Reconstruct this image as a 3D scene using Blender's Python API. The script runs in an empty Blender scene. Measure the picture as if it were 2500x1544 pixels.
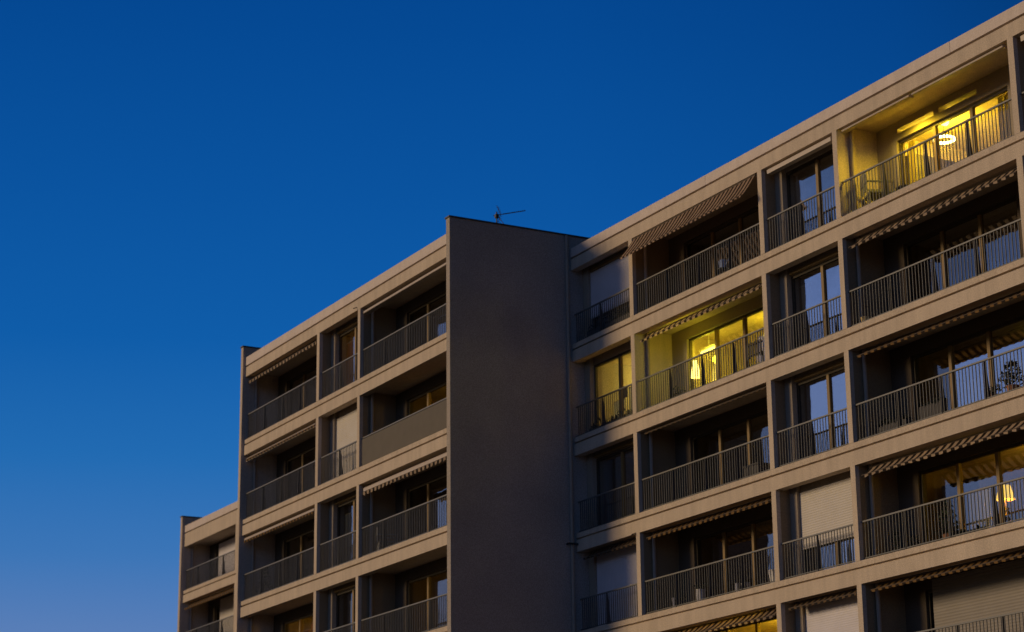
import bpy, math, random
from mathutils import Matrix, Vector
random.seed(7)
C = bpy.context.scene
COL = C.collection

# ------------------------------------------------------------------ camera
cd = bpy.data.cameras.new("camera")
cam = bpy.data.objects.new("camera", cd)
COL.objects.link(cam)
C.camera = cam
cd.sensor_width = 36.0
cd.lens = 76.96
cd.clip_start = 0.5
cd.clip_end = 6000
right = Vector((0.47766465, 0.87847181, -0.01112441))
up = Vector((0.24805761, -0.12271133, 0.96094191))
back = Vector((0.84279529, -0.46176748, -0.27652648))
m = Matrix((right, up, back)).transposed().to_4x4()
m.translation = Vector((0, 0, 1.6))
cam.matrix_world = m
cd.dof.use_dof = True
cd.dof.focus_distance = 46.0
cd.dof.aperture_fstop = 1.4

# ------------------------------------------------------------------ world: dusk sky
W = bpy.data.worlds.new("World")
C.world = W
W.use_nodes = True
nt = W.node_tree
nt.nodes.clear()


def N(tree, kind, **kw):
    n = tree.nodes.new(kind)
    for k, v in kw.items():
        setattr(n, k, v)
    return n


def ramp(tree, fac, stops, interp='LINEAR'):
    r = N(tree, 'ShaderNodeValToRGB')
    r.color_ramp.interpolation = interp
    e = r.color_ramp.elements
    while len(e) > 1:
        e.remove(e[-1])
    e[0].position = stops[0][0]
    e[0].color = (*stops[0][1], 1)
    for p, c in stops[1:]:
        k = e.new(p)
        k.color = (*c, 1)
    tree.links.new(fac, r.inputs[0])
    return r.outputs[0]


def mth(tree, op, a, b=None, clamp=False):
    n = N(tree, 'ShaderNodeMath', operation=op)
    n.use_clamp = clamp
    for i, v in enumerate((a, b)):
        if v is None:
            continue
        if isinstance(v, (int, float)):
            n.inputs[i].default_value = v
        else:
            tree.links.new(v, n.inputs[i])
    return n.outputs[0]


def mix(tree, mode, fac, a, b):
    n = N(tree, 'ShaderNodeMix', data_type='RGBA', blend_type=mode)
    for s, v in ((0, fac), (6, a), (7, b)):
        if isinstance(v, (int, float)):
            n.inputs[s].default_value = v
        elif isinstance(v, tuple):
            n.inputs[s].default_value = (*v, 1)
        else:
            tree.links.new(v, n.inputs[s])
    return n.outputs[2]


tc = N(nt, 'ShaderNodeTexCoord')
sep = N(nt, 'ShaderNodeSeparateXYZ')
nt.links.new(tc.outputs['Generated'], sep.inputs[0])
elev = mth(nt, 'MAXIMUM', sep.outputs[2], 0.0)
# dusk colours by elevation (sine of the angle above the horizon)
base = ramp(nt, elev, [(0.0, (.20, .27, .48)), (.105, (.158, .236, .425)), (.13, (.108, .214, .475)), (.17, (.045, .178, .470)),
                       (.213, (.016, .146, .445)), (.265, (.005, .108, .395)), (.33, (.003, .086, .345)), (.40, (.0015, .066, .290)),
                       (.48, (.001, .050, .235)), (.7, (.001, .03, .13)), (1.0, (.001, .02, .09))])
# azimuth: the last light of the day is in the direction (-0.5, -0.86)
hl = mth(nt, 'SQRT', mth(nt, 'ADD', mth(nt, 'MULTIPLY', sep.outputs[0], sep.outputs[0]),
                         mth(nt, 'ADD', mth(nt, 'MULTIPLY', sep.outputs[1], sep.outputs[1]), 1e-5)))
az = mth(nt, 'DIVIDE', mth(nt, 'ADD', mth(nt, 'MULTIPLY', sep.outputs[0], -0.5), mth(nt, 'MULTIPLY', sep.outputs[1], -0.86)), hl)
az01 = mth(nt, 'ADD', mth(nt, 'MULTIPLY', az, 0.5), 0.5)
dim = ramp(nt, az01, [(0.0, (.10, .07, .04)), (.28, (.20, .15, .09)), (.42, (.80, .84, .86)), (.5, (1, 1, 1)), (.655, (1.0, 1.0, 1.0)), (.76, (.40, .30, .17)), (1.0, (.34, .24, .12))])
# the east side (behind the camera's right shoulder) is already grey and dark
glow_e = ramp(nt, elev, [(0.0, (.0, .0, .0)), (.10, (.02, .02, .02)), (.18, (.29, .37, .72)), (.28, (.22, .32, .72)), (.38, (.02, .04, .10)), (1.0, (0, 0, .0))])
glow_a = ramp(nt, az01, [(0.0, (0, 0, 0)), (.64, (0, 0, 0)), (.80, (.6, .6, .6)), (.95, (1, 1, 1))], 'EASE')
skyc = mix(nt, 'ADD', 1.0, mix(nt, 'MULTIPLY', 1.0, base, dim), mix(nt, 'MULTIPLY', 1.0, glow_e, glow_a))
bg = N(nt, 'ShaderNodeBackground')
bg.inputs[1].default_value = 1.0
out = N(nt, 'ShaderNodeOutputWorld')
nt.links.new(skyc, bg.inputs[0])
nt.links.new(bg.outputs[0], out.inputs[0])

# ------------------------------------------------------------------ sun: last warm light, low from front left
SUN_EL, SUN_AZ = 13.5, 30.0            # degrees; azimuth counted from the facade's normal towards -X
sd = bpy.data.lights.new("sun", 'SUN')
sd.energy = 1.68
sd.color = (1.0, .71, .375)
sd.angle = math.radians(15)
sun = bpy.data.objects.new("sun", sd)
COL.objects.link(sun)
v = Vector((-math.sin(math.radians(SUN_AZ)) * math.cos(math.radians(SUN_EL)), -math.cos(math.radians(SUN_AZ)) * math.cos(math.radians(SUN_EL)), math.sin(math.radians(SUN_EL))))
sun.rotation_euler = v.to_track_quat('Z', 'Y').to_euler()
sun.location = (-60, -40, 30)

C.view_settings.view_transform = 'Standard'
C.view_settings.look = 'None'
C.view_settings.exposure = 0.0
C.view_settings.gamma = 1.0

# ------------------------------------------------------------------ materials
MATS = {}


def mat(name, col, rough=.8, noise=0.0, nscale=8.0, grain=0.0, metal=0.0, bump=0.0, spec=.5, trans=0.0, streak=0.0):
    if name in MATS:
        return MATS[name]
    mm = bpy.data.materials.new(name)
    mm.use_nodes = True
    t = mm.node_tree
    p = t.nodes['Principled BSDF']
    p.inputs['Roughness'].default_value = rough
    p.inputs['Metallic'].default_value = metal
    p.inputs['Specular IOR Level'].default_value = spec
    c = None
    co = N(t, 'ShaderNodeTexCoord')
    cur = tuple(col)
    if noise:
        n = N(t, 'ShaderNodeTexNoise')
        n.inputs['Scale'].default_value = nscale
        n.inputs['Detail'].default_value = 5
        t.links.new(co.outputs['Object'], n.inputs['Vector'])
        f = ramp(t, n.outputs[0], [(.3, tuple([1 - noise] * 3)), (.7, tuple([1 + noise * .6] * 3))])
        cur = mix(t, 'MULTIPLY', 1.0, cur, f)
    if streak:
        mp = N(t, 'ShaderNodeMapping')
        mp.inputs['Scale'].default_value = (3.2, 3.2, .22)
        t.links.new(co.outputs['Object'], mp.inputs[0])
        n = N(t, 'ShaderNodeTexNoise')
        n.inputs['Scale'].default_value = 1.6
        n.inputs['Detail'].default_value = 6
        t.links.new(mp.outputs[0], n.inputs['Vector'])
        f = ramp(t, n.outputs[0], [(.35, tuple([1 - streak] * 3)), (.62, (1.04, 1.04, 1.04))])
        cur = mix(t, 'MULTIPLY', 1.0, cur, f)
    if grain:
        n = N(t, 'ShaderNodeTexNoise')
        n.inputs['Scale'].default_value = 38
        n.inputs['Detail'].default_value = 3
        t.links.new(co.outputs['Object'], n.inputs['Vector'])
        f = ramp(t, n.outputs[0], [(.36, tuple([1 - grain] * 3)), (.64, tuple([1 + grain] * 3))])
        cur = mix(t, 'MULTIPLY', 1.0, cur, f)
    if isinstance(cur, tuple):
        p.inputs['Base Color'].default_value = (*cur, 1)
    else:
        t.links.new(cur, p.inputs['Base Color'])
    if bump:
        n = N(t, 'ShaderNodeTexNoise')
        n.inputs['Scale'].default_value = 45
        t.links.new(co.outputs['Object'], n.inputs['Vector'])
        b = N(t, 'ShaderNodeBump')
        b.inputs['Strength'].default_value = bump
        b.inputs['Distance'].default_value = .02
        t.links.new(n.outputs[0], b.inputs['Height'])
        t.links.new(b.outputs[0], p.inputs['Normal'])
    if trans:
        tr = N(t, 'ShaderNodeBsdfTranslucent')
        if isinstance(cur, tuple):
            tr.inputs[0].default_value = (*cur, 1)
        else:
            t.links.new(cur, tr.inputs[0])
        mx = N(t, 'ShaderNodeMixShader')
        mx.inputs[0].default_value = trans
        t.links.new(p.outputs[0], mx.inputs[1])
        t.links.new(tr.outputs[0], mx.inputs[2])
        t.links.new(mx.outputs[0], t.nodes['Material Output'].inputs[0])
    MATS[name] = mm
    return mm


def emis(name, col, s):
    mm = bpy.data.materials.new(name)
    mm.use_nodes = True
    t = mm.node_tree
    p = t.nodes['Principled BSDF']
    p.inputs['Base Color'].default_value = (*col, 1)
    p.inputs['Emission Color'].default_value = (*col, 1)
    p.inputs['Emission Strength'].default_value = s
    MATS[name] = mm
    return mm


def stripes(name, dark, light, period, duty=.5, trans=.45):
    mm = bpy.data.materials.new(name)
    mm.use_nodes = True
    t = mm.node_tree
    p = t.nodes['Principled BSDF']
    p.inputs['Roughness'].default_value = .9
    co = N(t, 'ShaderNodeTexCoord')
    s = N(t, 'ShaderNodeSeparateXYZ')
    t.links.new(co.outputs['Object'], s.inputs[0])
    f = mth(t, 'FRACT', mth(t, 'ADD', mth(t, 'DIVIDE', s.outputs[0], period), 400.0))
    g = mth(t, 'GREATER_THAN', f, duty)
    n = N(t, 'ShaderNodeTexNoise')
    n.inputs['Scale'].default_value = 3.0
    t.links.new(co.outputs['Object'], n.inputs['Vector'])
    c = mix(t, 'MIX', g, dark, light)
    c = mix(t, 'MULTIPLY', 1.0, c, ramp(t, n.outputs[0], [(.3, (.75, .75, .75)), (.7, (1.1, 1.1, 1.1))]))
    t.links.new(c, p.inputs['Base Color'])
    tr = N(t, 'ShaderNodeBsdfTranslucent')
    t.links.new(c, tr.inputs[0])
    mx = N(t, 'ShaderNodeMixShader')
    mx.inputs[0].default_value = trans
    t.links.new(p.outputs[0], mx.inputs[1])
    t.links.new(tr.outputs[0], mx.inputs[2])
    t.links.new(mx.outputs[0], t.nodes['Material Output'].inputs[0])
    MATS[name] = mm
    return mm


def ribbed(name, col, period, depth, axis=2):
    mm = mat(name, col, .75, noise=.06, nscale=2)
    t = mm.node_tree
    p = t.nodes['Principled BSDF']
    co = N(t, 'ShaderNodeTexCoord')
    s = N(t, 'ShaderNodeSeparateXYZ')
    t.links.new(co.outputs['Object'], s.inputs[0])
    f = mth(t, 'FRACT', mth(t, 'ADD', mth(t, 'DIVIDE', s.outputs[axis], period), 400.0))
    h = mth(t, 'ABSOLUTE', mth(t, 'SUBTRACT', f, .5))
    b = N(t, 'ShaderNodeBump')
    b.inputs['Strength'].default_value = .8
    b.inputs['Distance'].default_value = depth
    t.links.new(h, b.inputs['Height'])
    t.links.new(b.outputs[0], p.inputs['Normal'])
    return mm


def glass(name, f0, tint=(.75, .78, .76)):
    mm = bpy.data.materials.new(name)
    mm.use_nodes = True
    t = mm.node_tree
    t.nodes.clear()
    o = N(t, 'ShaderNodeOutputMaterial')
    lw = N(t, 'ShaderNodeLayerWeight')
    lw.inputs[0].default_value = .5
    p3 = mth(t, 'POWER', lw.outputs['Facing'], 3.0)
    refl = mth(t, 'ADD', mth(t, 'MULTIPLY', p3, 1.0 - f0), f0)
    tr = N(t, 'ShaderNodeBsdfTransparent')
    tr.inputs[0].default_value = (*tint, 1)
    gl = N(t, 'ShaderNodeBsdfGlossy')
    gl.inputs['Roughness'].default_value = .015
    co = N(t, 'ShaderNodeTexCoord')
    n = N(t, 'ShaderNodeTexNoise')
    n.inputs['Scale'].default_value = .9
    t.links.new(co.outputs['Object'], n.inputs['Vector'])
    b = N(t, 'ShaderNodeBump')
    b.inputs['Strength'].default_value = .04
    b.inputs['Distance'].default_value = .2
    t.links.new(n.outputs[0], b.inputs['Height'])
    t.links.new(b.outputs[0], gl.inputs['Normal'])
    mx = N(t, 'ShaderNodeMixShader')
    t.links.new(refl, mx.inputs[0])
    t.links.new(tr.outputs[0], mx.inputs[1])
    t.links.new(gl.outputs[0], mx.inputs[2])
    t.links.new(mx.outputs[0], o.inputs[0])
    MATS[name] = mm
    return mm


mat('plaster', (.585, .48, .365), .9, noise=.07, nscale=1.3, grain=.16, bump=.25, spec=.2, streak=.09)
mat('shaded_plaster', (.30, .215, .12), .9, noise=.08, nscale=1.3, grain=.14, bump=.2, spec=.2)  # facade plaster darkened: the shade on loggia side walls is in the colour
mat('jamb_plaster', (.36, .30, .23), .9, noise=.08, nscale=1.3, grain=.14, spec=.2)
mat('deep_shade_plaster', (.12, .095, .07), .9, noise=.08, nscale=1.3, grain=.14, spec=.1)  # darker still: the deep shade at the back of the loggias is painted in
mat('gable_plaster', (.40, .35, .30), .9, noise=.12, nscale=.6, grain=.22, bump=.3, spec=.1)
mat('flashing', (.62, .52, .45), .7, noise=.06, nscale=2, grain=.10, streak=.04)
mat('coping_metal', (.05, .05, .05), .6)
mat('roofing', (.08, .08, .08), .9)
mat('frame_wood', (.24, .15, .045), .6, noise=.08, nscale=4)
mat('shaded_frame', (.055, .038, .018), .6)  # mullion wood darkened, shade on the outer frame put into the colour
mat('floor_tile', (.075, .06, .05), .8, noise=.1, nscale=3)
mat('rail_metal', (.075, .075, .072), .5, noise=.1, nscale=9)
mat('handrail_metal', (.15, .145, .135), .5)
mat('fin_metal', (.05, .05, .05), .6)
mat('pipe_paint', (.40, .32, .24), .6, noise=.08, nscale=5)
mat('bar_dark', (.10, .07, .045), .6)
mat('white_metal', (.62, .54, .44), .5, noise=.08, nscale=5)
ribbed('shutter_ivory', (.62, .57, .50), .06, .022)
ribbed('shutter_dull', (.30, .27, .23), .07, .03)
ribbed('shutter_grey', (.68, .64, .66), .055, .012)
stripes('awning_brown', (.03, .015, .008), (.42, .30, .20), .27, .5)
stripes('awning_pale', (.02, .010, .005), (.62, .46, .31), .27, .5)
stripes('awning_rust', (.03, .015, .006), (.34, .19, .06), .25, .5)
stripes('awning_big', (.07, .035, .018), (.80, .56, .38), .21, .5, .6)
stripes('awning_dark', (.02, .014, .01), (.22, .14, .07), .24, .55)
mat('cassette', (.50, .41, .32), .5, noise=.06, nscale=3)
mat('interior', (.55, .50, .42), .9)
mat('interior_light', (.72, .66, .5), .9)
mat('interior_dark', (.10, .085, .07), .9)
glass('glass', .38, (.80, .82, .80))
glass('glass_mid', .13, (.82, .84, .82))
glass('glass_dim', .07, (.80, .82, .80))
glass('glass_clear', .05, (.93, .93, .91))
mat('curtain', (.72, .72, .76), .9, trans=.35)
mat('curtain_dim', (.36, .35, .36), .9, trans=.25)
mat('curtain_yellow', (.50, .42, .12), .9, trans=.4)
mat('curtain_orange', (.50, .26, .06), .9, trans=.5)
mat('dark_wood', (.022, .013, .006), .6)
mat('white_paint', (.75, .75, .75), .6)
mat('chair_plastic', (.17, .165, .16), .6)
mat('pot_white', (.62, .60, .60), .6, noise=.1, nscale=8)
mat('pot_clay', (.35, .16, .08), .8, noise=.1, nscale=8)
mat('pot_grey', (.09, .085, .08), .8)
mat('pot_yellow', (.60, .45, .20), .7)
mat('foliage', (.045, .07, .03), .8, noise=.3, nscale=12)
mat('foliage_dark', (.02, .03, .018), .8, noise=.3, nscale=12)
mat('black_metal', (.02, .02, .02), .5)
mat('asphalt', (.035, .033, .03), .95, noise=.2, nscale=.8, grain=.2)
mat('screen_canvas', (.21, .185, .15), .9, noise=.05, nscale=3, trans=.3)
mat('tv_black', (.012, .012, .012), .4)
mat('bluish', (.25, .35, .6), .6)
emis('lamp_yellow', (1.0, .92, .45), 9.0)
emis('lamp_shade', (1.0, .62, .02), 1.7)
emis('soft_shade', (1.0, .84, .22), 1.9)
emis('tube_light', (1.0, .86, .25), 2.6)
emis('small_bulb', (1.0, .80, .25), 5.0)

# ------------------------------------------------------------------ mesh helpers


def org(parent):
    p = Vector((0, 0, 0))
    while parent is not None:
        p = p + parent.location
        parent = parent.parent
    return p


class MB:
    def __init__(s):
        s.v, s.f, s.smooth = [], [], []

    def box(s, x0, x1, y0, y1, z0, z1):
        b = len(s.v)
        s.v += [(x0, y0, z0), (x1, y0, z0), (x1, y1, z0), (x0, y1, z0), (x0, y0, z1), (x1, y0, z1), (x1, y1, z1), (x0, y1, z1)]
        s.f += [tuple(b + i for i in q) for q in ((0, 3, 2, 1), (4, 5, 6, 7), (0, 1, 5, 4), (1, 2, 6, 5), (2, 3, 7, 6), (3, 0, 4, 7))]
        return s

    def quad(s, a, b, c, d):
        k = len(s.v)
        s.v += [a, b, c, d]
        s.f.append((k, k + 1, k + 2, k + 3))
        return s

    def prism_x(s, x0, x1, prof):
        """extrude a (y, z) polygon along X"""
        b = len(s.v)
        n = len(prof)
        s.v += [(x0, y, z) for y, z in prof] + [(x1, y, z) for y, z in prof]
        for i in range(n):
            j = (i + 1) % n
            s.f.append((b + i, b + j, b + n + j, b + n + i))
        s.f.append(tuple(b + i for i in reversed(range(n))))
        s.f.append(tuple(b + n + i for i in range(n)))
        return s

    def prism_y(s, y0, y1, prof):
        b = len(s.v)
        n = len(prof)
        s.v += [(x, y0, z) for x, z in prof] + [(x, y1, z) for x, z in prof]
        for i in range(n):
            j = (i + 1) % n
            s.f.append((b + i, b + n + i, b + n + j, b + j))
        s.f.append(tuple(b + i for i in range(n)))
        s.f.append(tuple(b + n + i for i in reversed(range(n))))
        return s

    def tube(s, a, b2, r, n=8, r2=None):
        a, b2 = Vector(a), Vector(b2)
        r2 = r if r2 is None else r2
        d = (b2 - a).normalized()
        t = Vector((0, 0, 1)) if abs(d.z) < .9 else Vector((1, 0, 0))
        u = d.cross(t).normalized()
        w = d.cross(u)
        k = len(s.v)
        for p, rr in ((a, r), (b2, r2)):
            for i in range(n):
                an = 2 * math.pi * i / n
                s.v.append(tuple(p + u * (rr * math.cos(an)) + w * (rr * math.sin(an))))
        for i in range(n):
            j = (i + 1) % n
            s.f.append((k + i, k + j, k + n + j, k + n + i))
        s.f.append(tuple(k + i for i in reversed(range(n))))
        s.f.append(tuple(k + n + i for i in range(n)))
        return s

    def lathe(s, cx, cy, prof, n=16):
        k = len(s.v)
        for r, z in prof:
            for i in range(n):
                an = 2 * math.pi * i / n
                s.v.append((cx + r * math.cos(an), cy + r * math.sin(an), z))
        for q in range(len(prof) - 1):
            for i in range(n):
                j = (i + 1) % n
                s.f.append((k + q * n + i, k + q * n + j, k + (q + 1) * n + j, k + (q + 1) * n + i))
        return s

    def build(s, name, material, parent=None, label=None):
        o0 = org(parent)
        me = bpy.data.meshes.new(name)
        me.from_pydata([(x - o0.x, y - o0.y, z - o0.z) for x, y, z in s.v], [], s.f)
        me.materials.append(MATS[material])
        me.update()
        o = bpy.data.objects.new(name, me)
        COL.objects.link(o)
        if parent is not None:
            o.parent = parent
        if label:
            o['label'] = label
        return o


def thing(name, label, cat, loc, group=None):
    o = bpy.data.objects.new(name, None)
    o.empty_display_size = .2
    COL.objects.link(o)
    o.location = loc
    o['label'] = label
    o['category'] = cat
    if group:
        o['group'] = group
    return o


def lamp_light(parent, loc, power, col, rad=.15, name='light_bulb', spot=0):
    l = bpy.data.lights.new(name, 'SPOT' if spot else 'POINT')
    if spot:
        l.spot_size = math.radians(spot)
        l.spot_blend = .5
    l.energy = power
    l.color = col
    l.shadow_soft_size = rad
    o = bpy.data.objects.new(name, l)
    COL.objects.link(o)
    o.parent = parent
    o.location = Vector(loc) - org(parent)
    return o


# ------------------------------------------------------------------ setting
g = MB()
g.quad((-1500, -1500, 0), (1500, -1500, 0), (1500, 1500, 0), (-1500, 1500, 0))
go = g.build('ground', 'asphalt')
go['kind'] = 'structure'

ST = 2.8     # storey height


def building(name, label, loc, Y0, G0, bays, rows, depth, cfg, gtop=.31, top_extra=0.0, joints=(), glow_walls=()):
    """bays: list of (x0, x1, kind); G0: height of the groove in the top fascia"""
    B = thing(name, label, 'building', loc)
    X0, X1 = bays[0][0], bays[-1][1]
    xa, xb = X0 + .01, X1 - .01
    for k in range(rows + 1):
        G = G0 - ST * k
        zb, zc = G - .37 - (top_extra if k == 0 else 0), G - .23 - (top_extra if k == 0 else 0)
        if k == 0:
            prof = [(Y0, zb), (Y0, G - .03), (Y0 + .09, G - .03), (Y0 + .09, G + .15), (Y0 + depth, G + .15), (Y0 + depth, zc), (Y0 + .25, zc), (Y0 + .25, zb)]
            MB().prism_x(xa, xb, prof).build('roof_slab', 'plaster', B)
            js = [xa] + [j for j in joints] + [xb]
            for a, b in zip(js[:-1], js[1:]):
                MB().prism_x(a + .006, b - .006, [(Y0 - .006, G + .028), (Y0 + .086, G + .028), (Y0 + .086, G + .154), (Y0 + .30, G + .154), (Y0 + .28, G + gtop), (Y0 - .006, G + gtop)]).build('roof_flashing', 'flashing', B)
        else:
            prof = [(Y0, zb), (Y0, G - .03), (Y0 + .09, G - .03), (Y0 + .09, G + .03), (Y0 + .012, G + .03), (Y0 + .004, G + .17),
                    (Y0 + .07, G + .172), (Y0 + .075, G + .14), (Y0 + depth, G + .14), (Y0 + depth, zc), (Y0 + .25, zc), (Y0 + .25, zb)]
            MB().prism_x(xa, xb, prof).build('floor_slab', 'plaster', B)
    # partition walls, one per storey between two bays
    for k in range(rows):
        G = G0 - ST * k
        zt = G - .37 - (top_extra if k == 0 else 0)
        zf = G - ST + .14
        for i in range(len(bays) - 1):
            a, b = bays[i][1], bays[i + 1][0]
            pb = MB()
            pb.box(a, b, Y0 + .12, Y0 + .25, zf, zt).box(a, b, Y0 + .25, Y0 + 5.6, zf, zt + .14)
            pb.build('partition_wall', 'plaster' if (k, i) in glow_walls else 'shaded_plaster', B)  # paler plaster beside lit loggias, lamp glow helped along by colour
            MB().box(a, b, Y0 + .002, Y0 + .119, zf + .034, zt).build('pillar', 'plaster', B)
    # rear wall of the rooms
    MB().box(X0, X1, Y0 + 5.6, Y0 + 5.8, 0, G0 - .4).build('inner_wall', 'interior', B)
    # rear wall of the block
    MB().box(X0, X1, Y0 + depth - .3, Y0 + depth - .01, 0, G0 + .1).build('rear_wall', 'plaster', B)
    for k in range(rows):
        G = G0 - ST * k
        zt = G - .23 - (top_extra if k == 0 else 0)
        zf = G - ST + .14
        for i, (x0, x1, kind) in enumerate(bays):
            c = cfg.get((k, i), {})
            bay(B, x0, x1, kind, Y0, zf, G - c.get('head', .46 if kind == 'S' else .55), zt, c)
    return B


def bay(B, x0, x1, kind, Y0, zf, zh, zt, c):
    small = kind == 'S'
    if small:
        yw, yg = Y0 + .42, Y0 + .60
        wa, wb = x0 + .30, x1 - .12
        wall = MB()
        wall.box(x0 + .001, wa, yw, yw + .40, zf, zt)
        wall.box(wb, x1 - .001, yw, yw + .40, zf, zt)
        wall.box(wa, wb, yw + .12, yw + .40, zh, zt)
        n = 2
    else:
        yw, yg = Y0 + 1.24, Y0 + 1.34
        wa = x0 + (.76 if x0 > -90 else .8)
        wb = min(wa + 4.05, x1 - .15)
        wall = MB()
        wall.box(x0 + .001, wa, yw, yw + .25, zf, zt)
        wall.box(wb, x1 - .001, yw, yw + .25, zf, zt)
        if c.get('transom'):
            ta, tb, z0, z1 = c['transom']
            wall.box(wa, wb, yw, yw + .25, zh, z0).box(wa, wb, yw, yw + .25, z1, zt)
            wall.box(wa, ta, yw, yw + .25, z0, z1).box(tb, wb, yw, yw + .25, z0, z1).box((ta + tb) / 2 - .1, (ta + tb) / 2 + .1, yw, yw + .25, z0, z1)
            MB().box(ta, tb, yw + .26, yw + .265, z0 - .01, z1 + .01).build('transom_pane', 'glass_clear', B)
        else:
            wall.box(wa, wb, yw, yw + .25, zh, zt)
        n = 3
        MB().tube((x0 + .075, Y0 + .40, zf + .001), (x0 + .075, Y0 + .40, zt - .001), .05, 10).build('downpipe', 'pipe_paint', B)
    MB().box(x0 + .003, x1 - .003, Y0 + .08, yw - .003, zf + .001, zf + .008).build('added_floor_sheet', 'floor_tile', B)  # unseen dark sheet added on the floor to cut bounce onto the soffit
    wall.build('wall', c.get('wallm', 'jamb_plaster' if small else 'deep_shade_plaster'), B)  # lit loggias get a paler back wall, glow partly in the colour
    # window
    zs = zf + .05
    W_ = MB()
    fr = .055
    W_.box(wa, wa + fr, yg - .03, yg + .05, zs, zh)
    W_.box(wb - fr, wb, yg - .03, yg + .05, zs, zh)
    W_.box(wa + fr, wb - fr, yg - .03, yg + .05, zh - .07, zh)
    W_.box(wa + fr, wb - fr, yg - .03, yg + .05, zf, zs + .06)
    step = (wb - wa) / n
    win = W_.build('window', 'shaded_frame', B)
    for q in range(1, n):
        xm = wa + step * q
        MB().box(xm - .05, xm + .05, yg - .045, yg + .045, zs + .061, zh - .071).build('mullion', 'frame_wood', win)
    gm = c.get('glass', 'glass' if small else 'glass_dim')
    for q in range(n):
        a = wa + step * q + (.055 if q == 0 else .05)
        b = wa + step * (q + 1) - (.055 if q == n - 1 else .05)
        P = MB()
        P.box(a, b, yg + .004, yg + .014, zs + .06, zh - .07)
        P.build('pane', c['panes'][q] if 'panes' in c else gm, win)
    # shutter box / roller shutter
    if c.get('box', small and not c.get('nobox')):
        MB().box(wa + .1, wb, yw + .02, yw + .117, zh + .005, zh + .07).build('shutter_box', 'frame_wood', B)
    if 'shutter' in c:
        sa, sb, z0, mname = c['shutter']
        sa = wa + sa * (wb - wa)
        sb = wa + sb * (wb - wa)
        ys = yg - .10 if small else yw - .06
        MB().box(sa + .01, sb - .01, ys, ys + .02, zf + z0, zh - .002 if small else zt - .12).build('roller_shutter', mname, B)
    # railing
    if not c.get('norail'):
        yr = Y0 + .12
        R = MB()
        R.box(x0 + .004, x1 - .004, yr - .025, yr + .025, zf + .93, zf + .965)
        rail = R.build('railing', 'handrail_metal', B)
        R = MB()
        R.box(x0 + .004, x1 - .004, yr - .012, yr + .012, zf + .075, zf + .10)
        nb = int((x1 - x0) / .112)
        for q in range(1, nb):
            xx = x0 + (x1 - x0) * q / nb
            R.box(xx - .0085, xx + .0085, yr - .0085, yr + .0085, zf + .10, zf + .93)
        R.build('balusters', 'rail_metal', rail)
        posts = [x0 + 1.45] if small else [x0 + 1.57, x0 + 3.14, x0 + 4.62]
        for xx in posts:
            F_ = MB()
            F_.prism_x(xx - .008, xx + .008, [(yr - .02, zf + .925), (yr - .03, zf - .02 + .021), (yr + .13, zf + .001), (yr + .03, zf + .925)])
            F_.build('stanchion', 'fin_metal', rail)
    if 'awning' in c:
        for aw in c['awning']:
            awning(B, Y0, zt - .14, **aw)


def awning(B, Y0, zb, x0, x1, m='awning_brown', y_in=.30, out=.24, z_in=.10, drop=.17, val=.07, cassette=0.0, sag=.02, seg=12, bar=True):
    """fabric from (Y0+y_in, zb-z_in) down to (Y0+y_in-out, zb-z_in-drop)"""
    yi, zi = Y0 + y_in, zb - z_in
    yo, zo = yi - out, zi - drop
    if cassette:
        A = MB().prism_x(x0, x1, [(yi - .09, zi - cassette), (yi + .05, zi - cassette - .01), (yi + .06, zi), (yi - .05, zi + .01), (yi - .10, zi - .03)])
        root = A.build('awning', 'cassette', B)
    else:
        A = MB().tube((x0, yi + .03, zi + .02), (x1, yi + .03, zi + .02), .03, 8)
        root = A.build('awning', 'bar_dark', B)
    if drop > 0:
        F_ = MB()
        n = 30
        rows = []
        for j in range(5):
            t = j / 4
            r_ = []
            for i in range(n + 1):
                u = i / n
                x = x0 + .03 + (x1 - x0 - .06) * u
                w = sag * math.sin(u * 9.1 + zb) * .5 * t + sag * math.sin(u * 23.7 + zb * 3) * .25 * t
                r_.append((x, yi + (yo - yi) * t, zi + (zo - zi) * t - sag * math.sin(math.pi * t) + w))
            rows.append(r_)
        for j in range(4):
            for i in range(n):
                F_.quad(rows[j][i], rows[j + 1][i], rows[j + 1][i + 1], rows[j][i + 1])
        F_.build('awning_fabric', m, root)
        if bar:
            MB().tube((x0, yo, zo - .005), (x1, yo, zo - .005), .018, 6).build('front_bar', 'bar_dark', root)
        if out > .45:
            for xx in (x0 + .5, x1 - .5):
                MB().tube((xx, yi + .02, zi - .02), (xx, yo + .03, zo + .005), .02, 6).build('folding_arm', 'white_metal', root)
    if val:
        V = MB()
        per = .25
        x = x0 + .02
        while x < x1 - .03:
            xe = min(x + per, x1 - .02)
            k = 6
            for i in range(k):
                ua, ub = i / k, (i + 1) / k
                za = zo - .012 - val * (.6 + .4 * math.sin(math.pi * ua))
                zb2 = zo - .012 - val * (.6 + .4 * math.sin(math.pi * ub))
                xa_, xb_ = x + (xe - x) * ua, x + (xe - x) * ub
                V.quad((xa_, yo - .02, zo - .012), (xa_, yo - .015, za), (xb_, yo - .015, zb2), (xb_, yo - .02, zo - .012))
            x = xe
        V.build('valance', m, root)


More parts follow.
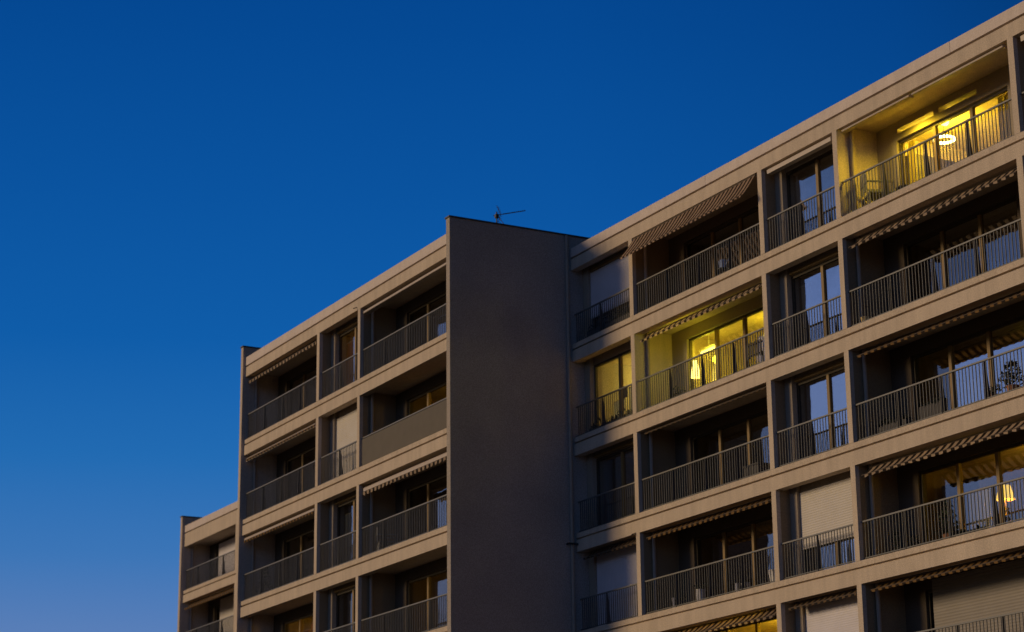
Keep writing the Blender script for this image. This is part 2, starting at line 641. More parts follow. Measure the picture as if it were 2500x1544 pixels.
# ------------------------------------------------------------------ near block (right of the picture)
YA = 31.244
GA = 21.13
bA = [(-53.40, -50.14, 'S'), (-49.95, -43.76, 'L'), (-43.57, -40.54, 'S'), (-40.36, -34.09, 'L'), (-33.90, -30.87, 'S'), (-30.68, -24.45, 'L')]
L1 = dict(x0=-49.72, x1=-43.84)
L3 = dict(x0=-40.16, x1=-34.16)
S0 = dict(x0=-53.1, x1=-50.25)
S2 = dict(x0=-43.38, x1=-40.66)
cfgA = {
    (0, 0): dict(shutter=(.0, 1, .80, 'shutter_grey')),
    (0, 1): dict(awning=[dict(x0=-49.93, x1=-43.88, m='awning_big', y_in=.02, out=.44, z_in=.05, drop=.60, val=.05, sag=.03)]),
    (0, 2): dict(awning=[dict(S2, cassette=.13, drop=0, val=0, out=.02, y_in=.14, z_in=.04)], nobox=True),
    (0, 3): dict(head=.70, glass='glass_clear', wallm='jamb_plaster', transom=(-39.55, -36.6, 20.60, 20.72), awning=[dict(x0=-40.2, x1=-37.6, cassette=.06, drop=0, val=0, y_in=.14, z_in=.03), dict(x0=-37.5, x1=-34.3, cassette=.06, drop=0, val=0, y_in=.14, z_in=.03)]),
    (0, 4): dict(awning=[dict(x0=-33.7, x1=-31.0, cassette=.15, drop=0, val=0, y_in=.14, z_in=.04)]),
    (1, 0): dict(glass='glass_clear', nobox=True),
    (1, 1): dict(glass='glass_clear', wallm='jamb_plaster', awning=[dict(L1, m='awning_pale', y_in=.28, out=.24, z_in=.07, drop=.18, val=.06)]),
    (1, 3): dict(panes=('glass_dim', 'glass_dim', 'glass_mid'), awning=[dict(L3, m='awning_pale', y_in=.28, out=.25, z_in=.08, drop=.20, val=.06)]),
    (2, 1): dict(awning=[dict(L1, m='awning_dark', y_in=.16, out=.06, z_in=.06, drop=.03, val=.02)]),
    (2, 3): dict(panes=('glass_dim', 'glass', 'glass'), awning=[dict(L3, m='awning_rust', y_in=.32, out=.22, z_in=.05, drop=.13, val=.05)]),
    (3, 0): dict(shutter=(0, 1, .08, 'shutter_grey'), nobox=True, awning=[dict(S0, m='awning_dark', y_in=.3, out=.22, z_in=.05, drop=.16, val=.05)]),
    (3, 1): dict(awning=[dict(L1, m='awning_rust', y_in=.32, out=.24, z_in=.04, drop=.14, val=.06)]),
    (3, 2): dict(shutter=(0, 1, .78, 'shutter_ivory'), nobox=True),
    (3, 3): dict(panes=('glass_dim', 'glass_mid', 'glass_mid'), awning=[dict(L3, m='awning_pale', y_in=.28, out=.25, z_in=.08, drop=.20, val=.06)]),
    (4, 1): dict(head=.34, glass='glass_clear', awning=[dict(L1, y_in=.32, out=.30, z_in=.03, drop=.22, val=.06)]),
    (4, 2): dict(shutter=(0, 1, .28, 'shutter_grey'), nobox=True, awning=[dict(S2, m='awning_dark', y_in=.3, out=.2, z_in=.04, drop=.12, val=.05)]),
    (4, 3): dict(shutter=(.08, 1, .05, 'shutter_dull'), awning=[dict(L3, m='awning_rust', y_in=.32, out=.2, z_in=.04, drop=.12, val=.05)]),
}
near = building('apartment_block', 'long beige apartment block with lit flats on the right, nearest of the three blocks', (-38, YA, 0), YA, GA, bA, 7, 12, cfgA, gtop=.305, joints=(-46.14, -35.98), glow_walls=((0, 2), (1, 0)))
MB().box(-24.45, -24.2, YA - .1, YA + 12, 0, 21.88).build('end_wall', 'plaster', near)

# ------------------------------------------------------------------ middle block with the blank gable wall
YB = 27.34
bB = [(-69.30, -63.09, 'L'), (-62.89, -59.92, 'S'), (-59.74, -53.62, 'L')]
cfgB = {
    (0, 0): dict(awning=[dict(x0=-69.1, x1=-63.2, m='awning_pale', y_in=.22, out=.18, z_in=.05, drop=.15, val=.10)]),
    (0, 2): dict(awning=[dict(x0=-59.55, x1=-53.7, m='awning_rust', cassette=.12, y_in=.12, out=.10, z_in=.12, drop=.10, val=.0)]),
    (1, 0): dict(awning=[dict(x0=-69.1, x1=-63.2, m='awning_rust', cassette=.13, y_in=.12, out=.10, z_in=.12, drop=.06, val=.05)]),
    (0, 1): dict(glass='glass_dim'), (2, 1): dict(glass='glass_dim'), (3, 1): dict(glass='glass_dim'),
    (1, 1): dict(shutter=(0, 1, .05, 'shutter_ivory'), nobox=True),
    (2, 0): dict(awning=[dict(x0=-69.1, x1=-63.2, m='awning_rust', cassette=.12, y_in=.12, out=.10, z_in=.10, drop=.10, val=.08)]),
    (2, 2): dict(awning=[dict(x0=-59.55, x1=-53.7, m='awning_pale', cassette=.13, y_in=.16, out=.10, z_in=.12, drop=.14, val=.11)]),
}
mid = building('apartment_block', 'middle apartment block of beige slabs with a tall blank grey gable wall', (-61, YB, 0), YB, GA, bB, 7, 12, cfgB, gtop=.33)
MB().box(-53.62, -53.40, YB - .10, 45.0, 0, 21.84).build('gable_wall', 'gable_plaster', mid, 'blank dark grey gable wall without windows')
MB().box(-53.66, -53.37, YB - .13, 45.05, 21.84, 21.885).build('gable_coping', 'coping_metal', mid)
MB().box(-69.49, -69.30, YB - .10, 45.0, 0, 21.84).build('end_wall', 'plaster', mid)
MB().box(-69.52, -69.27, YB - .13, 45.05, 21.84, 21.885).build('wall_coping', 'coping_metal', mid)
# rainwater pipe in the corner of the two blocks
pp = MB().tube((-53.345, 31.10, 0), (-53.345, 31.10, 21.82), .05, 12).build('corner_pipe', 'pipe_paint', mid)
MB().box(-53.40, -53.27, 30.93, 30.96, 12.55, 12.60).box(-53.27, -53.24, 30.93, 31.24, 12.55, 12.60).build('pipe_bracket', 'black_metal', pp)
# plaster nib where the pipe ends at the near block
# ------------------------------------------------------------------ far block
YC = 34.0
bC = [(-93.2, -86.9, 'L'), (-86.7, -83.7, 'S'), (-83.5, -77.2, 'L'), (-77.0, -74.0, 'S'), (-73.8, -69.55, 'S')]
cfgC = {
    (0, 0): dict(shutter=(.12, 1, .05, 'shutter_grey')),
    (1, 0): dict(awning=[dict(x0=-92.9, x1=-87.0, m='awning_rust', y_in=.3, out=.3, z_in=.06, drop=.22, val=.08)], shutter=(.2, 1, .05, 'shutter_ivory')),
}
far = building('apartment_block', 'lowest and farthest apartment block peeping out behind the others at the left', (-82, YC, 0), YC, 19.74, bC, 6, 10, cfgC, gtop=.34, top_extra=.26)
MB().box(-93.42, -93.20, YC - .12, 44.0, 0, 20.50).build('end_wall', 'plaster', far)
MB().box(-93.45, -93.17, YC - .15, 44.05, 20.50, 20.545).build('wall_coping', 'coping_metal', far)
# little spouts on the fascias
for x, z, Y0, par in ((-60.0, 20.86, YB, mid), (-50.15, 12.38, YA, near)):
    MB().tube((x, Y0 - .001, z), (x - .02, Y0 - .12, z - .05), .014, 6).build('overflow_spout', 'black_metal', par)

# ------------------------------------------------------------------ roof antenna
an = thing('tv_antenna', 'thin dark television antenna standing on the roof above the blank gable wall', 'antenna', (-55.65, 30.0, 21.28))
MB().tube((-55.65, 30, 21.28), (-55.65, 30, 23.10), .022, 8).box(-55.70, -55.60, 29.95, 30.05, 22.90, 23.02).build('mast', 'black_metal', an)
bd = Vector((.80, .60, 0))
pd = Vector((-.60, .80, 0))
p0 = Vector((-55.65, 30, 22.99))
bm_ = MB().tube(p0 - bd * .12, p0 + bd * .96, .012, 6)
bm_.tube(p0 + Vector((0, 0, -.05)) + bd * .05, p0 + bd * .33 + Vector((0, 0, -.45)), .010, 6)
bm_.build('boom', 'black_metal', an)
for i in range(11):
    q = p0 + bd * (.22 + i * .07)
    l = .075 - i * .002
    MB().tube(q - pd * l - Vector((0, 0, .02)), q + pd * l + Vector((0, 0, .05)), .006, 5).build('element', 'black_metal', an)
rf = MB()
for t in (-1, 1):
    for j in range(5):
        q = p0 + bd * (.12 - .02 * j) + Vector((0, 0, t * (.03 + .06 * j)))
        rf.tube(q - pd * .14, q + pd * .14, .005, 5)
    rf.tube(p0 + bd * .13, p0 + bd * .02 + Vector((0, 0, t * .30)), .008, 5)
rf.build('reflector', 'black_metal', an)

# ------------------------------------------------------------------ contents of the flats


def curtain(x0, x1, y, z0, z1, label, m='curtain', folds=9.0, group='curtains behind the balcony windows', amp=.03):
    t = MB()
    n = max(8, int((x1 - x0) * 40))
    ph = random.random() * 6
    top = [(x0 + (x1 - x0) * i / n, y + amp * math.sin(folds * 6.28 * (x1 - x0) * i / n + ph) + amp * .4 * math.sin(i * .9), z1) for i in range(n + 1)]
    bot = [(x0 + (x1 - x0) * i / n, y + amp * 1.4 * math.sin(folds * 6.28 * (x1 - x0) * i / n + ph + .3), z0) for i in range(n + 1)]
    for i in range(n):
        t.quad(top[i], bot[i], bot[i + 1], top[i + 1])
    e = thing('curtain', label, 'curtain', ((x0 + x1) / 2, y, z0), group)
    t.build('cloth', m, e)
    MB().tube((x0 - .05, y, z1 + .015), (x1 + .05, y, z1 + .015), .012, 6).build('curtain_rail', 'white_metal', e)
    return e


def pot(x, y, z, r, h, label, m='pot_white', plant=None, pm='foliage', group='plant pots on the balconies', spread=1.0, leaves=60):
    e = thing('plant_pot' if plant else 'flower_pot', label, 'plant pot', (x, y, z), group)
    MB().lathe(x, y, [(0, z + .001), (r * .72, z + .001), (r * .95, z + h * .93), (r, z + h * .93), (r, z + h), (r * .88, z + h), (r * .85, z + h * .9), (0, z + h * .9)], 16).build('pot', m, e)
    if plant:
        f = MB()
        for i in range(leaves):
            a = random.random() * 6.28
            t = random.random()
            rr = spread * r * (1.7 - 1.3 * t if plant > .5 else 1.5) * math.sqrt(random.random())
            c = Vector((x + rr * math.cos(a), y + rr * math.sin(a), z + h + plant * t))
            s = .035 + .05 * random.random()
            d1 = Vector((random.uniform(-1, 1), random.uniform(-1, 1), random.uniform(-.3, 1))).normalized() * s
            d2 = d1.cross(Vector((random.uniform(-1, 1), random.uniform(-1, 1), random.uniform(-1, 1)))).normalized() * s * .3
            f.quad(tuple(c - d1), tuple(c - d2), tuple(c + d1), tuple(c + d2))
        f.tube((x, y, z + h * .9), (x, y, z + h + plant * .8), .012, 5)
        f.build('foliage', pm, e)
    return e


def planter(x0, x1, y, z, h, label, ph, m='pot_grey', pm='foliage_dark', leaves=140):
    e = thing('planter_box', label, 'planter', ((x0 + x1) / 2, y, z), 'planter boxes along the railings')
    MB().box(x0, x1, y - .09, y + .09, z + .001, z + h).build('trough', m, e)
    f = MB()
    for i in range(leaves):
        x = random.uniform(x0, x1)
        t = random.random() ** 1.4 * ph * (.6 + .4 * math.sin(x * 5))
        c = Vector((x, y + random.uniform(-.1, .1), z + h + t))
        s = .04 + .05 * random.random()
        d1 = Vector((random.uniform(-1, 1), random.uniform(-1, 1), random.uniform(0, 1.4))).normalized() * s
        d2 = d1.cross(Vector((random.uniform(-1, 1), random.uniform(-1, 1), random.uniform(-1, 1)))).normalized() * s * .4
        f.quad(tuple(c - d1), tuple(c - d2), tuple(c + d1), tuple(c + d2))
    f.build('foliage', pm, e)


def chair(x, y, z, rot, label, m='chair_plastic', group='garden chairs on the balconies', s=1.0):
    e = thing('garden_chair', label, 'chair', (x, y, z), group)
    e.rotation_euler = (0, 0, rot)

    def b(mb, name, mm=m):
        me_o = mb.build(name, mm, None)
        me_o.parent = e
        return me_o
    w, d = .27 * s, .25 * s
    b(MB().box(-w, w, -d, d, .40 * s, .435 * s), 'seat')
    bk = MB()
    n = 10
    pts = []
    for i in range(n + 1):
        a = math.pi * i / n
        pts.append((-w * math.cos(a), (.72 + .20 * math.sin(a)) * s))
    prof = [(-w, .62 * s)] + pts + [(w, .62 * s)]
    bk.prism_y(-d - .07, -d - .04, prof)
    for i in range(5):
        xx = -w + .03 + (2 * w - .06) * i / 4
        bk.box(xx - .022, xx + .022, -d - .068, -d - .042, .435 * s, .62 * s)
    b(bk, 'backrest')
    for sx in (-1, 1):
        b(MB().box(sx * w - .03, sx * w + .03, -d - .05, d, .62 * s, .65 * s), 'armrest')
        for sy in (-1, 1):
            b(MB().tube((sx * w, sy * d, .62 * s if sy > 0 else .43 * s), (sx * (w + .03), sy * (d + .03), .002), .022, 6), 'leg')
    return e


def room_box(x0, x1, y0, y1, z0, z1, label, m, cat='wardrobe', name='wardrobe', shelves=3):
    e = thing(name, label, cat, ((x0 + x1) / 2, (y0 + y1) / 2, z0))
    MB().box(x0, x1, y0, y1, z0 + .001, z1).build('carcass', m, e)
    k = MB()
    for i in range(2):
        a = x0 + (x1 - x0) * i / 2 + .01
        b_ = x0 + (x1 - x0) * (i + 1) / 2 - .01
        k.box(a, b_, y0 - .02, y0 - .002, z0 + .05, z1 - .03)
    k.build('doors', m, e)
    return e


def F(k, G=GA):
    return G - ST * (k + 1) + .14


YEL = (1.0, .70, .03)
# --- top floor, wide bay with the lights on
rl = thing('pendant_lamp', 'glowing ring shaped pendant lamp in the brightly lit top floor flat', 'lamp', (-38.85, 33.35, 20.34))
ring = MB()
n = 28
for i in range(n):
    a0, a1 = 6.283 * i / n, 6.283 * (i + 1) / n
    ring.tube((-38.85 + .24 * math.cos(a0), 33.35 + .24 * math.sin(a0), 20.36), (-38.85 + .24 * math.cos(a1), 33.35 + .24 * math.sin(a1), 20.36), .035, 8)
ring.build('light_ring', 'lamp_yellow', rl)
cdm = MB().tube((-38.85, 33.35, 20.37), (-38.85, 33.35, 20.895), .006, 5)
for i in range(3):
    a0 = 6.283 * i / 3
    cdm.tube((-38.85 + .24 * math.cos(a0), 33.35 + .24 * math.sin(a0), 20.38), (-38.85, 33.35, 20.6), .004, 4)
cdm.build('cord', 'black_metal', rl)
lamp_light(rl, (-38.85, 33.35, 20.28), 340, YEL, .25)
cl = thing('ceiling_lamp', 'bright oval ceiling lamp glowing above the window head of the lit top floor flat', 'lamp', (-37.95, 32.95, 20.90))
MB().lathe(-37.95, 32.95, [(0, 20.82), (.13, 20.835), (.15, 20.87), (.15, 20.899)], 20).build('lamp_glass', 'lamp_yellow', cl)
lamp_light(cl, (-37.95, 32.95, 20.66), 14, YEL, .12)
lamp_light(cl, (-38.6, 32.0, 20.70), 130, YEL, .10, spot=165)  # added spot without a fitting, brightens the loggia side wall
room_box(-40.22, -39.62, 32.95, 34.3, F(0), 20.20, 'tall dark wardrobe seen through the window of the lit top floor flat', 'dark_wood')
room_box(-38.35, -37.55, 35.0, 36.4, F(0), 20.1, 'pale cupboard at the back of the lit top floor flat', 'white_paint', 'cupboard', 'cupboard')
curtain(-39.55, -39.28, 32.78, F(0) + .03, 20.40, 'olive curtain gathered at the left edge of the lit top floor window', 'curtain_yellow', 10)
curtain(-36.25, -35.75, 32.78, F(0) + .03, 20.40, 'yellow curtain at the right edge of the lit top floor window', 'curtain_yellow', 10)
chair(-39.75, 31.95, F(0), math.radians(-25), 'grey slatted plastic chair, its back to the railing of the lit top floor balcony', s=1.2)
tb = thing('balcony_table', 'small low table beside the plastic chair on the lit top floor balcony', 'table', (-38.9, 31.99, F(0)))
MB().lathe(-38.9, 32.15, [(0, F(0) + .44), (.28, F(0) + .44), (.28, F(0) + .47), (0, F(0) + .47)], 18).build('table_top', 'dark_wood', tb)
for i in range(3):
    a0 = 6.283 * i / 3 + .3
    MB().tube((-38.9 + .2 * math.cos(a0), 32.15 + .2 * math.sin(a0), F(0) + .44), (-38.9 + .25 * math.cos(a0), 32.15 + .25 * math.sin(a0), F(0) + .002), .018, 6).build('leg', 'dark_wood', tb)
# --- top floor, others
curtain(-43.2, -42.72, 31.99, F(0) + .05, 20.38, 'grey curtain at the left of the narrow top floor window beside the lit flat', 'curtain_dim', 8)
bl = thing('watering_can', 'small pale blue watering can on the dark wide balcony of the top floor', 'watering can', (-46.0, 31.62, F(0) + .35))
MB().lathe(-46.0, 31.62, [(0, F(0) + .35), (.11, F(0) + .35), (.12, F(0) + .56), (.07, F(0) + .60), (0, F(0) + .60)], 14).build('body', 'bluish', bl)
MB().tube((-45.9, 31.62, F(0) + .42), (-45.68, 31.62, F(0) + .60), .02, 6, .012).build('spout', 'bluish', bl)
stl = thing('plant_stand', 'dark metal stand under the blue watering can on the top floor', 'stand', (-46.0, 31.62, F(0)))
MB().lathe(-46.0, 31.62, [(0, F(0) + .32), (.16, F(0) + .32), (.16, F(0) + .348), (0, F(0) + .348)], 14).build('stand_top', 'black_metal', stl)
for i in range(3):
    a0 = 6.283 * i / 3
    MB().tube((-46.0 + .12 * math.cos(a0), 31.62 + .12 * math.sin(a0), F(0) + .32), (-46.0 + .16 * math.cos(a0), 31.62 + .16 * math.sin(a0), F(0) + .002), .01, 5).build('leg', 'black_metal', stl)
planter(-52.9, -50.5, 31.56, F(0), .30, 'dark planter box behind the railing in front of the lowered top floor shutter', .28, leaves=170)

# --- second floor from the top
z = F(1)
lt = thing('ceiling_lamp', 'round ceiling lamp inside the narrow lit flat beside the gable wall', 'lamp', (-52.3, 34.6, z + 2.42))
MB().lathe(-52.3, 34.6, [(0, z + 2.30), (.14, z + 2.32), (.17, z + 2.38), (.17, z + 2.425)], 18).build('lamp_glass', 'small_bulb', lt)
lamp_light(lt, (-52.7, 34.0, z + 1.9), 100, (1.0, .80, .14), .2)
curtain(-51.45, -50.4, 31.97, z + .06, z + 1.15, 'cream net curtain low in the right pane of the narrow lit window', 'curtain', 9)
curtain(-52.35, -51.75, 31.97, z + .06, z + .9, 'short cream curtain left of the mullion in the narrow lit window', 'curtain', 9)
tv = thing('wall_picture', 'dark framed picture seen high in the narrow lit window beside the gable wall', 'picture', (-52.25, 32.3, z + 1.0))
MB().box(-52.45, -52.08, 32.28, 32.31, z + 1.08, z + 1.40).build('picture_panel', 'tv_black', tv)
MB().box(-52.28, -52.25, 32.29, 32.30, z + .002, z + 1.08).build('stand', 'tv_black', tv)
planter(-52.9, -50.4, 31.55, z, .18, 'long dark planter with ragged plants at the foot of the narrow lit window', .30, leaves=150)

tl = thing('tube_lamp', 'bright fluorescent tube lamp in the olive lit wide flat', 'lamp', (-49.0, 33.2, z + 1.85))
MB().tube((-49.55, 33.2, z + 1.87), (-48.75, 33.2, z + 1.87), .035, 8).build('tube', 'tube_light', tl)
MB().box(-49.6, -48.7, 33.16, 33.24, z + 1.91, z + 1.97).tube((-49.15, 33.2, z + 1.97), (-49.15, 33.2, z + 2.43), .01, 5).build('fitting', 'white_paint', tl)
lamp_light(tl, (-49.0, 33.1, z + 1.7), 55, (1.0, .82, .04), .2)
lamp_light(tl, (-47.2, 33.9, z + 1.9), 40, (1.0, .78, .03), .2)
bsh = thing('floor_lamp', 'white standing lamp shining at the left part of the olive lit wide balcony', 'lamp', (-48.45, 32.25, z))
MB().lathe(-48.45, 32.25, [(.06, z + 1.28), (.11, z + 1.0), (.13, z + .80)], 16).build('lamp_shade', 'soft_shade', bsh)
MB().tube((-48.45, 32.25, z + .002), (-48.45, 32.25, z + 1.28), .012, 6).build('stem', 'white_metal', bsh)
lamp_light(bsh, (-48.45, 32.25, z + 1.40), 13, (1.0, .86, .03), .10)
for i, (x, zz) in enumerate(((-48.98, .42), (-48.72, .42))):
    cdl = thing('candle_lamp', ('left' if i == 0 else 'right') + ' one of two small glowing table lamps low in the olive lit window', 'lamp', (x, 32.8, z + .33), 'small lamps in the olive window')
    MB().lathe(x, 32.8, [(0, z + .36), (.05, z + .37), (.06, z + .45), (.03, z + .50), (0, z + .51)], 10).build('lamp_glass', 'lamp_yellow', cdl)
    MB().tube((x, 32.8, z + .33), (x, 32.8, z + .37), .03, 8).build('lamp_foot', 'black_metal', cdl)
lowb = thing('low_table', 'low dark table under the two small lamps in the olive lit flat', 'table', (-48.85, 32.8, z))
MB().box(-49.15, -48.5, 32.68, 32.95, z + .29, z + .329).build('table_top', 'dark_wood', lowb)
for sx in (-49.12, -48.55):
    MB().box(sx, sx + .03, 32.8, 32.84, z + .002, z + .29).build('leg', 'dark_wood', lowb)
hb = thing('folded_chair', 'dark slatted folding chair standing by the right end of the olive lit balcony', 'chair', (-44.9, 31.75, z))
for i in range(6):
    MB().box(-45.25 + i * .12, -45.18 + i * .12, 31.72, 31.74, z + .50 - .02 * abs(i - 2.5), z + .88).build('slat', 'dark_wood', hb)
MB().box(-45.27, -44.56, 31.745, 31.765, z + .52, z + .56).box(-45.27, -44.56, 31.745, 31.765, z + .80, z + .84).build('seat', 'dark_wood', hb)
for sx in (-45.24, -44.6):
    MB().box(sx, sx + .03, 31.75, 31.78, z + .002, z + .52).build('leg', 'dark_wood', hb)
pot(-48.75, 31.85, z, .14, .25, 'dark pot with a low bush by the left railing post of the olive lit balcony', 'pot_grey', .35, 'foliage_dark', leaves=70)
curtain(-43.15, -42.75, 31.99, z + .05, z + 1.9, 'dark grey curtain at the left of the blue reflecting window, second floor from top', 'curtain_dim', 8)
pot(-40.1, 31.62, z, .13, .28, 'straw coloured pot in the left corner of the wide dark balcony under the lit flat', 'pot_yellow')

# --- third floor from the top
z = F(2)
curtain(-52.45, -52.0, 31.99, z + .05, z + 1.9, 'pale grey curtain hanging in the dark narrow window beside the gable wall', 'curtain_dim', 6)
e = thing('storage_box', 'grey storage box at the right end of the dark wide balcony', 'box', (-45.2, 31.75, z))
MB().box(-45.4, -44.75, 31.6, 31.95, z + .001, z + .42).build('box_body', 'pot_grey', e)
MB().box(-45.43, -44.72, 31.57, 31.98, z + .421, z + .46).build('lid', 'pot_grey', e)
curtain(-38.2, -37.0, 32.85, z + .06, z + 1.15, 'bluish white half curtain added for the sky reflected in the middle pane of the wide window with olive light', 'curtain', 7)  # added cloth stands in for pale sky reflections, as does the next one
curtain(-36.8, -35.75, 32.85, z + .06, z + 1.15, 'bluish white half curtain added for the sky reflected in the right pane of the wide window with olive light', 'curtain', 7)
planter(-39.9, -38.9, 31.75, z, .35, 'dark planter with bushes at the left of the wide third floor balcony', .20)
planter(-38.4, -37.6, 31.75, z, .50, 'dark planter box beside the railing post in front of the added half curtains', .12)
ll = thing('ceiling_lamp', 'dim ceiling lamp behind the added half curtains of the wide flat', 'lamp', (-37, 34.8, z + 2.42))
MB().lathe(-37, 34.8, [(0, z + 2.36), (.1, z + 2.37), (.12, z + 2.425)], 14).build('lamp_glass', 'white_paint', ll)
lamp_light(ll, (-37, 34.6, z + 2.2), 5.5, (1.0, .72, .06), .2)
pot(-35.25, 31.7, z, .15, .3, 'clay pot with a spiky palm at the right end of the wide third floor balcony', 'pot_clay', .55, 'foliage_dark', spread=1.6, leaves=300)
pot(-35.75, 31.62, z, .12, .2, 'small clay pot with flowers left of the spiky palm', 'pot_clay', .2, 'foliage_dark', leaves=50)

# --- fourth floor from the top
z = F(3)
pot(-48.90, 31.60, z, .055, .38, 'narrow tall white vase on the wide balcony, leftmost of its white pots', 'pot_white')
pot(-48.66, 31.66, z, .10, .25, 'low grey pot right beside the narrow white vase', 'pot_grey', .15, 'foliage_dark', leaves=40)
pot(-47.62, 31.62, z, .14, .42, 'broad white pot in the middle of the wide balcony, under the railing', 'pot_white', .2, 'foliage_dark', leaves=50)
pot(-45.92, 31.60, z, .05, .34, 'slim white pot left of the orange window post', 'pot_white')
pot(-45.62, 31.66, z, .12, .30, 'square looking white pot right of the slim white one', 'pot_white')
pot(-44.25, 31.66, z, .22, .42, 'big white tub at the right end of the wide balcony', 'pot_white', .0)
dl = thing('wall_lamp', 'dim orange lamp inside the dark wide flat above the row of white pots', 'lamp', (-45.0, 34.5, z + 2.2))
MB().lathe(-45.0, 34.5, [(.0, z + 2.1), (.1, z + 2.1), (.08, z + 2.3), (0, z + 2.3)], 12).build('lamp_shade', 'white_paint', dl)
lamp_light(dl, (-45.0, 34.2, z + 1.9), 1.6, (1.0, .5, .05), .2)
curtain(-43.1, -42.6, 31.96, z + .05, z + .85, 'dark curtain below the half lowered ivory shutter, left part', 'interior_dark' if False else 'curtain_dim', 8)
curtain(-42.4, -40.75, 31.96, z + .05, z + .85, 'pale bluish curtain below the half lowered ivory shutter', 'curtain', 8)
tl = thing('table_lamp', 'glowing yellow table lamp with conical shade in the dim orange flat at the right edge', 'lamp', (-37.18, 32.96, z + .62))
MB().lathe(-37.18, 32.96, [(.13, z + 1.36), (.215, z + 1.04)], 20).build('lamp_shade', 'lamp_shade', tl)
MB().lathe(-37.18, 32.96, [(0, z + .66), (.07, z + .66), (.03, z + .72), (.02, z + 1.05), (0, z + 1.05)], 12).build('lamp_base', 'pot_yellow', tl)
lamp_light(tl, (-37.18, 32.9, z + 1.18), 7, (1.0, .6, .04), .08)
lamp_light(tl, (-36.6, 34.6, z + 2.0), 60, (1.0, .6, .04), .2)
sbd = thing('sideboard', 'dark sideboard carrying the yellow table lamp', 'sideboard', (-37.1, 32.98, z))
MB().box(-37.5, -36.2, 32.85, 33.2, z + .001, z + .659).build('carcass', 'dark_wood', sbd)
curtain(-38.25, -37.55, 32.85, z + .06, z + 1.35, 'bluish white curtain left of the yellow table lamp', 'curtain', 7)
curtain(-36.75, -35.7, 33.35, z + .06, z + 1.45, 'bluish white curtain behind and right of the yellow table lamp', 'curtain', 7)
room_box(-40.1, -38.75, 33.6, 34.2, z, z + 1.95, 'tall dark wardrobe in the dim orange flat left of the table lamp', 'dark_wood')
pot(-39.60, 31.72, z, .10, .18, 'dark cypress in a pot at the left end of the table lamp flat balcony', 'pot_grey', .45, 'foliage_dark', spread=.7, leaves=90)
pot(-38.95, 31.72, z, .10, .16, 'low dark bush in a pot right of the dark cypress', 'pot_grey', .25, 'foliage_dark', leaves=60)
pot(-37.75, 31.75, z, .16, .25, 'green leafy bush in front of the curtain left of the table lamp', 'pot_clay', .75, 'foliage', spread=1.3, leaves=160)
planter(-37.4, -36.4, 31.62, z, .12, 'dark flower trough on the balcony below the table lamp', .16)

# --- fifth floor from the top
z = F(4)
l5 = thing('ceiling_lamp', 'ceiling lamp in the amber lit wide flat at the bottom edge of the picture', 'lamp', (-46.0, 34.4, z + 2.42))
MB().lathe(-46.0, 34.4, [(0, z + 2.34), (.12, z + 2.35), (.15, z + 2.425)], 16).build('lamp_glass', 'small_bulb', l5)
lamp_light(l5, (-46.0, 34.0, z + 2.0), 200, (1.0, .68, .03), .2)

# --- middle block
z = F(0)
curtain(-62.45, -61.75, 28.14, z + .05, z + 1.9, 'orange brown curtain in the narrow top floor window, middle block', 'curtain_orange', 7)
curtain(-61.72, -61.45, 28.04, z + .4, z + 1.8, 'narrow white curtain strip in the narrow top floor window of the middle block', 'curtain', 7)
m1 = thing('wall_lamp', 'dim lamp behind the orange brown curtain of the middle block', 'lamp', (-61.4, 31.0, z + 2.0))
MB().lathe(-61.4, 31.0, [(0, z + 2.0), (.1, z + 2.0), (.08, z + 2.2), (0, z + 2.2)], 12).build('lamp_shade', 'white_paint', m1)
lamp_light(m1, (-61.4, 29.6, z + 1.8), 22, (1.0, .55, .05), .2)
z = F(1)
sc = thing('privacy_screen', 'long beige canvas screen tied along a railing of the middle block below the amber window', 'screen', (-56.7, YB + .16, z))
MB().box(-59.70, -53.66, YB + .082, YB + .090, z + .08, z + .90).build('canvas', 'screen_canvas', sc)
t_ = MB()
for i in range(9):
    xx = -59.6 + i * .73
    t_.box(xx, xx + .02, YB + .091, YB + .119, z + .86, z + .89)
t_.build('ties', 'black_metal', sc)
curtain(-56.95, -55.1, 28.95, z + .5, z + 1.88, 'amber lit curtain in the wide window above the beige canvas screen', 'curtain_orange', 7)
room_box(-58.75, -58.1, 29.2, 29.5, z, z + 1.75, 'dark cabinet in the wide window above the beige canvas screen', 'dark_wood', 'cabinet', 'cabinet')
m2 = thing('ceiling_lamp', 'ceiling lamp behind the amber curtain of the middle block', 'lamp', (-56.5, 31.0, z + 2.42))
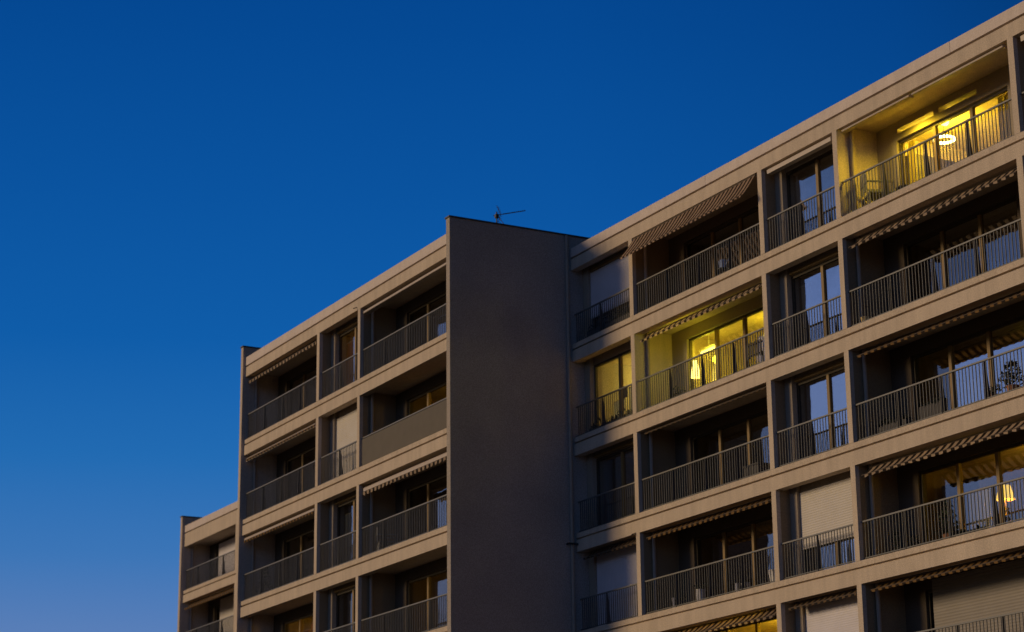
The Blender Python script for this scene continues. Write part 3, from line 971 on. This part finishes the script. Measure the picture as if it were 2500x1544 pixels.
MB().lathe(-56.5, 31.0, [(0, z + 2.36), (.12, z + 2.37), (.14, z + 2.425)], 14).build('lamp_glass', 'white_paint', m2)
lamp_light(m2, (-56.5, 29.9, z + 2.0), 34, (1.0, .6, .04), .2)
z = F(2)
curtain(-62.3, -61.95, 28.08, z + .05, z + 1.85, 'thin white curtain strip, left of two, in the narrow window with the dark pane', 'curtain_dim', 7)
curtain(-61.35, -60.5, 28.08, z + .05, z + 1.85, 'wide pale lilac curtain in the narrow window two floors below the orange brown one', 'curtain', 7)
pot(-68.6, 27.95, z, .16, .3, 'tall dark shrub in a pot at the left end of the middle block balcony', 'pot_grey', .9, 'foliage_dark', spread=1.2, leaves=160)
pot(-64.0, 28.1, z, .2, .3, 'dark green shrub in a pot near the right post of the middle block left balcony', 'pot_grey', 1.0, 'foliage_dark', spread=1.4, leaves=180)
chair(-59.0, 27.95, z, math.radians(-20), 'grey garden chair on the middle block balcony beside the gable wall')
z = F(3)
curtain(-61.95, -61.6, 28.08, z + .05, z + 1.85, 'white curtain strip in the lowest narrow window of the middle block', 'curtain', 7)
m3 = thing('ceiling_lamp', 'ceiling lamp in the amber room at the bottom left of the middle block', 'lamp', (-66.5, 31.0, z + 2.42))
MB().lathe(-66.5, 31.0, [(0, z + 2.36), (.12, z + 2.37), (.14, z + 2.425)], 14).build('lamp_glass', 'white_paint', m3)
lamp_light(m3, (-66.5, 29.9, z + 2.0), 34, (1.0, .55, .03), .2)
curtain(-68.4, -67.1, 28.95, z + .1, z + 1.7, 'amber curtain left of the mullion at the bottom of the middle block', 'curtain_orange', 6)
curtain(-66.9, -65.5, 28.95, z + .1, z + 1.88, 'amber curtain right of the mullion at the bottom of the middle block', 'curtain_orange', 6)
m4 = thing('ceiling_lamp', 'ceiling lamp in the lowest flat beside the gable wall', 'lamp', (-56.5, 31.0, z + 2.42))
MB().lathe(-56.5, 31.0, [(0, z + 2.36), (.12, z + 2.37), (.14, z + 2.425)], 14).build('lamp_glass', 'white_paint', m4)
lamp_light(m4, (-56.0, 30.2, z + 2.1), 20, (1.0, .6, .03), .2)
